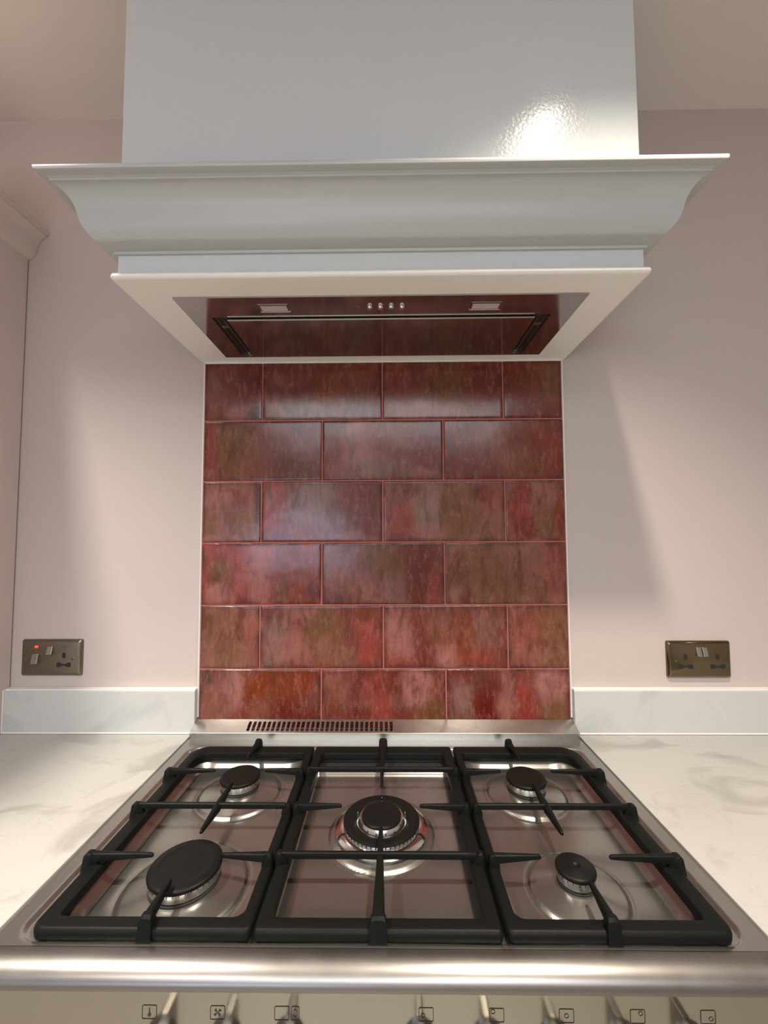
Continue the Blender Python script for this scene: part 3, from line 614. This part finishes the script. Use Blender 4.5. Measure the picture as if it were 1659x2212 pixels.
for k in range(16):
    a = 2*PI*(k+.5)/16; b2 = box(-.0012, .0012, -.0004, .0004, 0, .0022); R3 = Matrix.Rotation(a-PI/2, 4, 'Z'); T = Matrix.Translation((bx+.0384*math.cos(a), by+.0384*math.sin(a), ZW+.0200))
    for v in b2.verts: v.co = T @ (R3 @ v.co)
    merge(bm, b2)
obj('flame_slots', bm, M_BLACK, ir)
for k in range(4):
    a = k*PI/2; bm = box(-.0022, .0022, -.0030, .0015, 0, .0140, .0006, 1)
    for v in bm.verts:
        if v.co.z > .009: v.co.x *= .45; v.co.y = v.co.y*.45
    R3 = Matrix.Rotation(a-PI/2, 4, 'Z'); T = Matrix.Translation((bx+.0395*math.cos(a), by+.0395*math.sin(a), ZW+.0175))
    for v in bm.verts: v.co = T @ (R3 @ v.co)
    obj('prong', bm, M_CHROME, ir)
obj('inner_cap', lathe([(.0300, -.001), (.0325, 0), (.0328, .0014), (.0315, .0030), (.0240, .0040), (.0008, .0044)], bx, by, 64, z0=ZW+.0262), M_CAP, ck, autosmooth=40)

# ------------------------------------------------------------------ pan supports
def frame_bm(x0, x1, y0, y1, wx0, wx1, wy0, wy1, radii, ri, ztop=.0060, zbot=-.0080):
    def lp(e, z):   # e<0 outwards
        r = [max(q-e, .002) for q in radii]
        return rrect(x0+e, x1-e, y0+e, y1-e, r, Z0+z, 8)
    def li(e, z):
        return rrect(x0+wx0-e, x1-wx1+e, y0+wy0-e, y1-wy1+e, [max(q+e, .002) for q in ri], Z0+z, 8)
    L = [lp(.004, zbot), lp(.0005, zbot+.002), lp(0, ztop-.006), lp(.0010, ztop-.0025), lp(.0035, ztop-.0004), lp(.005, ztop),
         li(.0030, ztop), li(.0015, ztop-.0006), li(0, ztop-.003), li(0, zbot+.002), li(.002, zbot), lp(.004, zbot)]
    return loft(L, None)
def beam(p0, p1, w0, w1, zt0, zt1, zb0, zb1, bm=None):
    # tapered bar with a rounded top ridge, p0 root, p1 tip
    a, b = Vector((*p0, 0)), Vector((*p1, 0)); d = (b-a).normalized(); n = Vector((-d.y, d.x, 0)); Ln = (b-a).length
    st = [0, .0015/Ln, .004/Ln]+[k/10 for k in range(1, 10) if .004/Ln < k/10 < 1-.004/Ln]+[1-.004/Ln, 1-.0015/Ln, 1]
    loops = []
    for i, s in enumerate(st):
        e = .55 if i in (0, len(st)-1) else (.85 if i in (1, len(st)-2) else 1)
        c = a+(b-a)*s; h = (w0+(w1-w0)*s)/2*e; zt = zt0+(zt1-zt0)*s; zb2 = zb0+(zb1-zb0)*s; zt2 = zb2+(zt-zb2)*(e if e < 1 and i > 2 else 1)
        r = min(h*.9, .0032)
        pr = [(-h, zb2), (-h, zt2-r*1.2), (-h*.80, zt2-r*.35), (-h*.42, zt2), (h*.42, zt2), (h*.80, zt2-r*.35), (h, zt2-r*1.2), (h, zb2)]
        loops.append([(c+n*q[0]+Vector((0, 0, Z0+q[1]))) for q in pr])
    return loft(loops, bm, True, True, True)
def boss(p, d, w_, ln, bm):
    # raised foot where a bar meets the frame; d points outwards
    a = Vector((*p, 0)); d = Vector((*d, 0)); n = Vector((-d.y, d.x, 0))
    loops = []
    for (s, z, k) in ((-ln*.55, .0090, .60), (-ln*.15, .0180, .82), (0, .0216, .9), (ln*.30, .0216, .95), (ln*.48, .0190, 1.0), (ln*.60, .0060, 1.05), (ln*.64, .0005, 1.08)):
        c = a+d*s; h = w_/2*k; zb2 = -.006
        loops.append([c+n*x+Vector((0, 0, Z0+zz)) for x, zz in ((-h, zb2), (-h, z-.004), (-h*.82, z-.0012), (-h*.45, z), (h*.45, z), (h*.82, z-.0012), (h, z-.004), (h, zb2))])
    return loft(loops, bm, True, True, True)
TOP = .0212
def fg(par, root, tip, d, w0=.0105, w1=.0052, bosses=True, name='finger', ln=.018):
    bm = beam(root, tip, w0, w1, TOP, TOP-.0012, TOP-.0110, TOP-.0060)
    if bosses: boss(root, d, w0*1.35, ln, bm)
    o = obj(name, bm, M_IRON, par, autosmooth=35); return o
def crossbar(par, a, b, la=.018, lb=.014, w_=.0076):
    m = ((a[0]+b[0])/2, (a[1]+b[1])/2); bm = beam(a, b, w_, w_, TOP, TOP, TOP-.0080, TOP-.0080)
    boss(a, (-1 if a[0] < b[0] else 1, 0), .0125, la, bm); boss(b, (1 if a[0] < b[0] else -1, 0), .0125, lb, bm)
    return obj('crossbar', bm, M_IRON, par, autosmooth=35)
def feet(par, x0, x1, y0, y1):
    for X in (x0+.012, x1-.012):
        for Y in (y0+.012, y1-.012):
            obj('rubber_foot', lathe([(.0040, -.0108), (.0050, -.0104), (.0050, -.0070)], X, Y, 16, z0=Z0), M_BLACK, par)
F0, F1 = -.5245, -.0936
def side_support(s, label):
    t = thing('pan_support', label, 'pan support', (s*.278, -.33, Z0), 'cast iron pan supports')
    x0, x1 = (-.4150, -.1503) if s < 0 else (.1516, .4180)
    ro = (.008, .006, .040, .016) if s < 0 else (.016, .040, .006, .008)
    ri = (.012, .008, .028, .006) if s < 0 else (.006, .028, .008, .012)
    wl_, wr_ = (.0245, .0158) if s < 0 else (.0152, .0255)
    obj('frame', frame_bm(x0, x1, F0, F1, wl_, wr_, .0200, .0310, ro, ri), M_IRON, t, autosmooth=35)
    feet(t, x0, x1, F0, F1)
    xo, xi = (x0, x1) if s < 0 else (x1, x0)          # outer, inner side
    X = s*.2745; YM, YR, YF = -.3145, -.2114, -.4237
    crossbar(t, (x0+(.006 if s < 0 else .0085), YM), (x1-(.0085 if s < 0 else .006), YM), *((.018, .014) if s < 0 else (.014, .018)))
    for yy in (YR, YF):
        fg(t, (xo-s*.006, yy), (s*.3215, yy), (s, 0)); fg(t, (xi+s*.0085, yy), (s*.2260, yy), (-s, 0), .0100, .0052, ln=.014)
    fg(t, (X, F1-.006), (X, -.1690), (0, 1)); fg(t, (X, F0+.008), (X, -.4660), (0, -1), .0115, .0055)
    # little cross on the middle bar
    fg(t, (X, YM), (X, -.2510), (0, 1), .0120, .0052, False); fg(t, (X, YM), (X, -.3795), (0, -1), .0120, .0052, False)
    return t
side_support(-1, 'black cast iron pan support over the left pair of burners')
side_support(1, 'black cast iron pan support over the right pair of burners')
t = thing('pan_support', 'black cast iron pan support over the large central double-ring burner', 'pan support', (0, -.33, Z0), 'cast iron pan supports')
x0, x1 = -.1480, .1473
obj('frame', frame_bm(x0, x1, F0, F1, .0190, .0200, .0200, .0310, (.006,)*4, (.010,)*4), M_IRON, t, autosmooth=35)
feet(t, x0, x1, F0, F1)
crossbar(t, (x0+.0085, -.4215), (x1-.0085, -.4215), .014, .014); crossbar(t, (x0+.0085, -.2060), (x1-.0085, -.2060), .014, .014)
fg(t, (.0003, F0+.008), (.0003, -.3660), (0, -1), .0150, .0060); fg(t, (-.0003, F1-.004), (-.0003, -.2585), (0, 1), .0135, .0055)
fg(t, (x0+.0085, -.3150), (-.0660, -.3150), (-1, 0), ln=.014); fg(t, (x1-.0085, -.3150), (.0640, -.3150), (1, 0), ln=.014)

# ------------------------------------------------------------------ ceiling downlights (fittings)
for i, (lx, ly, pw, col) in enumerate(LAMPS):
    where = ['above the tall cabinet side', 'above the hood on the right', 'behind the viewer on the left', 'behind the viewer on the right', 'by the right wall', 'near the window on the left', 'near the window on the right'][i]
    t = thing('ceiling_downlight', 'round recessed ceiling downlight ' + where, 'downlight', (lx, ly, CEIL), 'ceiling downlights')
    obj('bezel', lathe([(.030, -.002), (.032, -.004), (.040, -.004), (.042, -.001), (.042, 0)], lx, ly, 40, z0=CEIL, caps=False), M_TRIM, t, autosmooth=40)
    obj('lens', lathe([(.030, -.0020), (.001, -.0022)], lx, ly, 40, z0=CEIL, caps=False), M_LAMP, t)
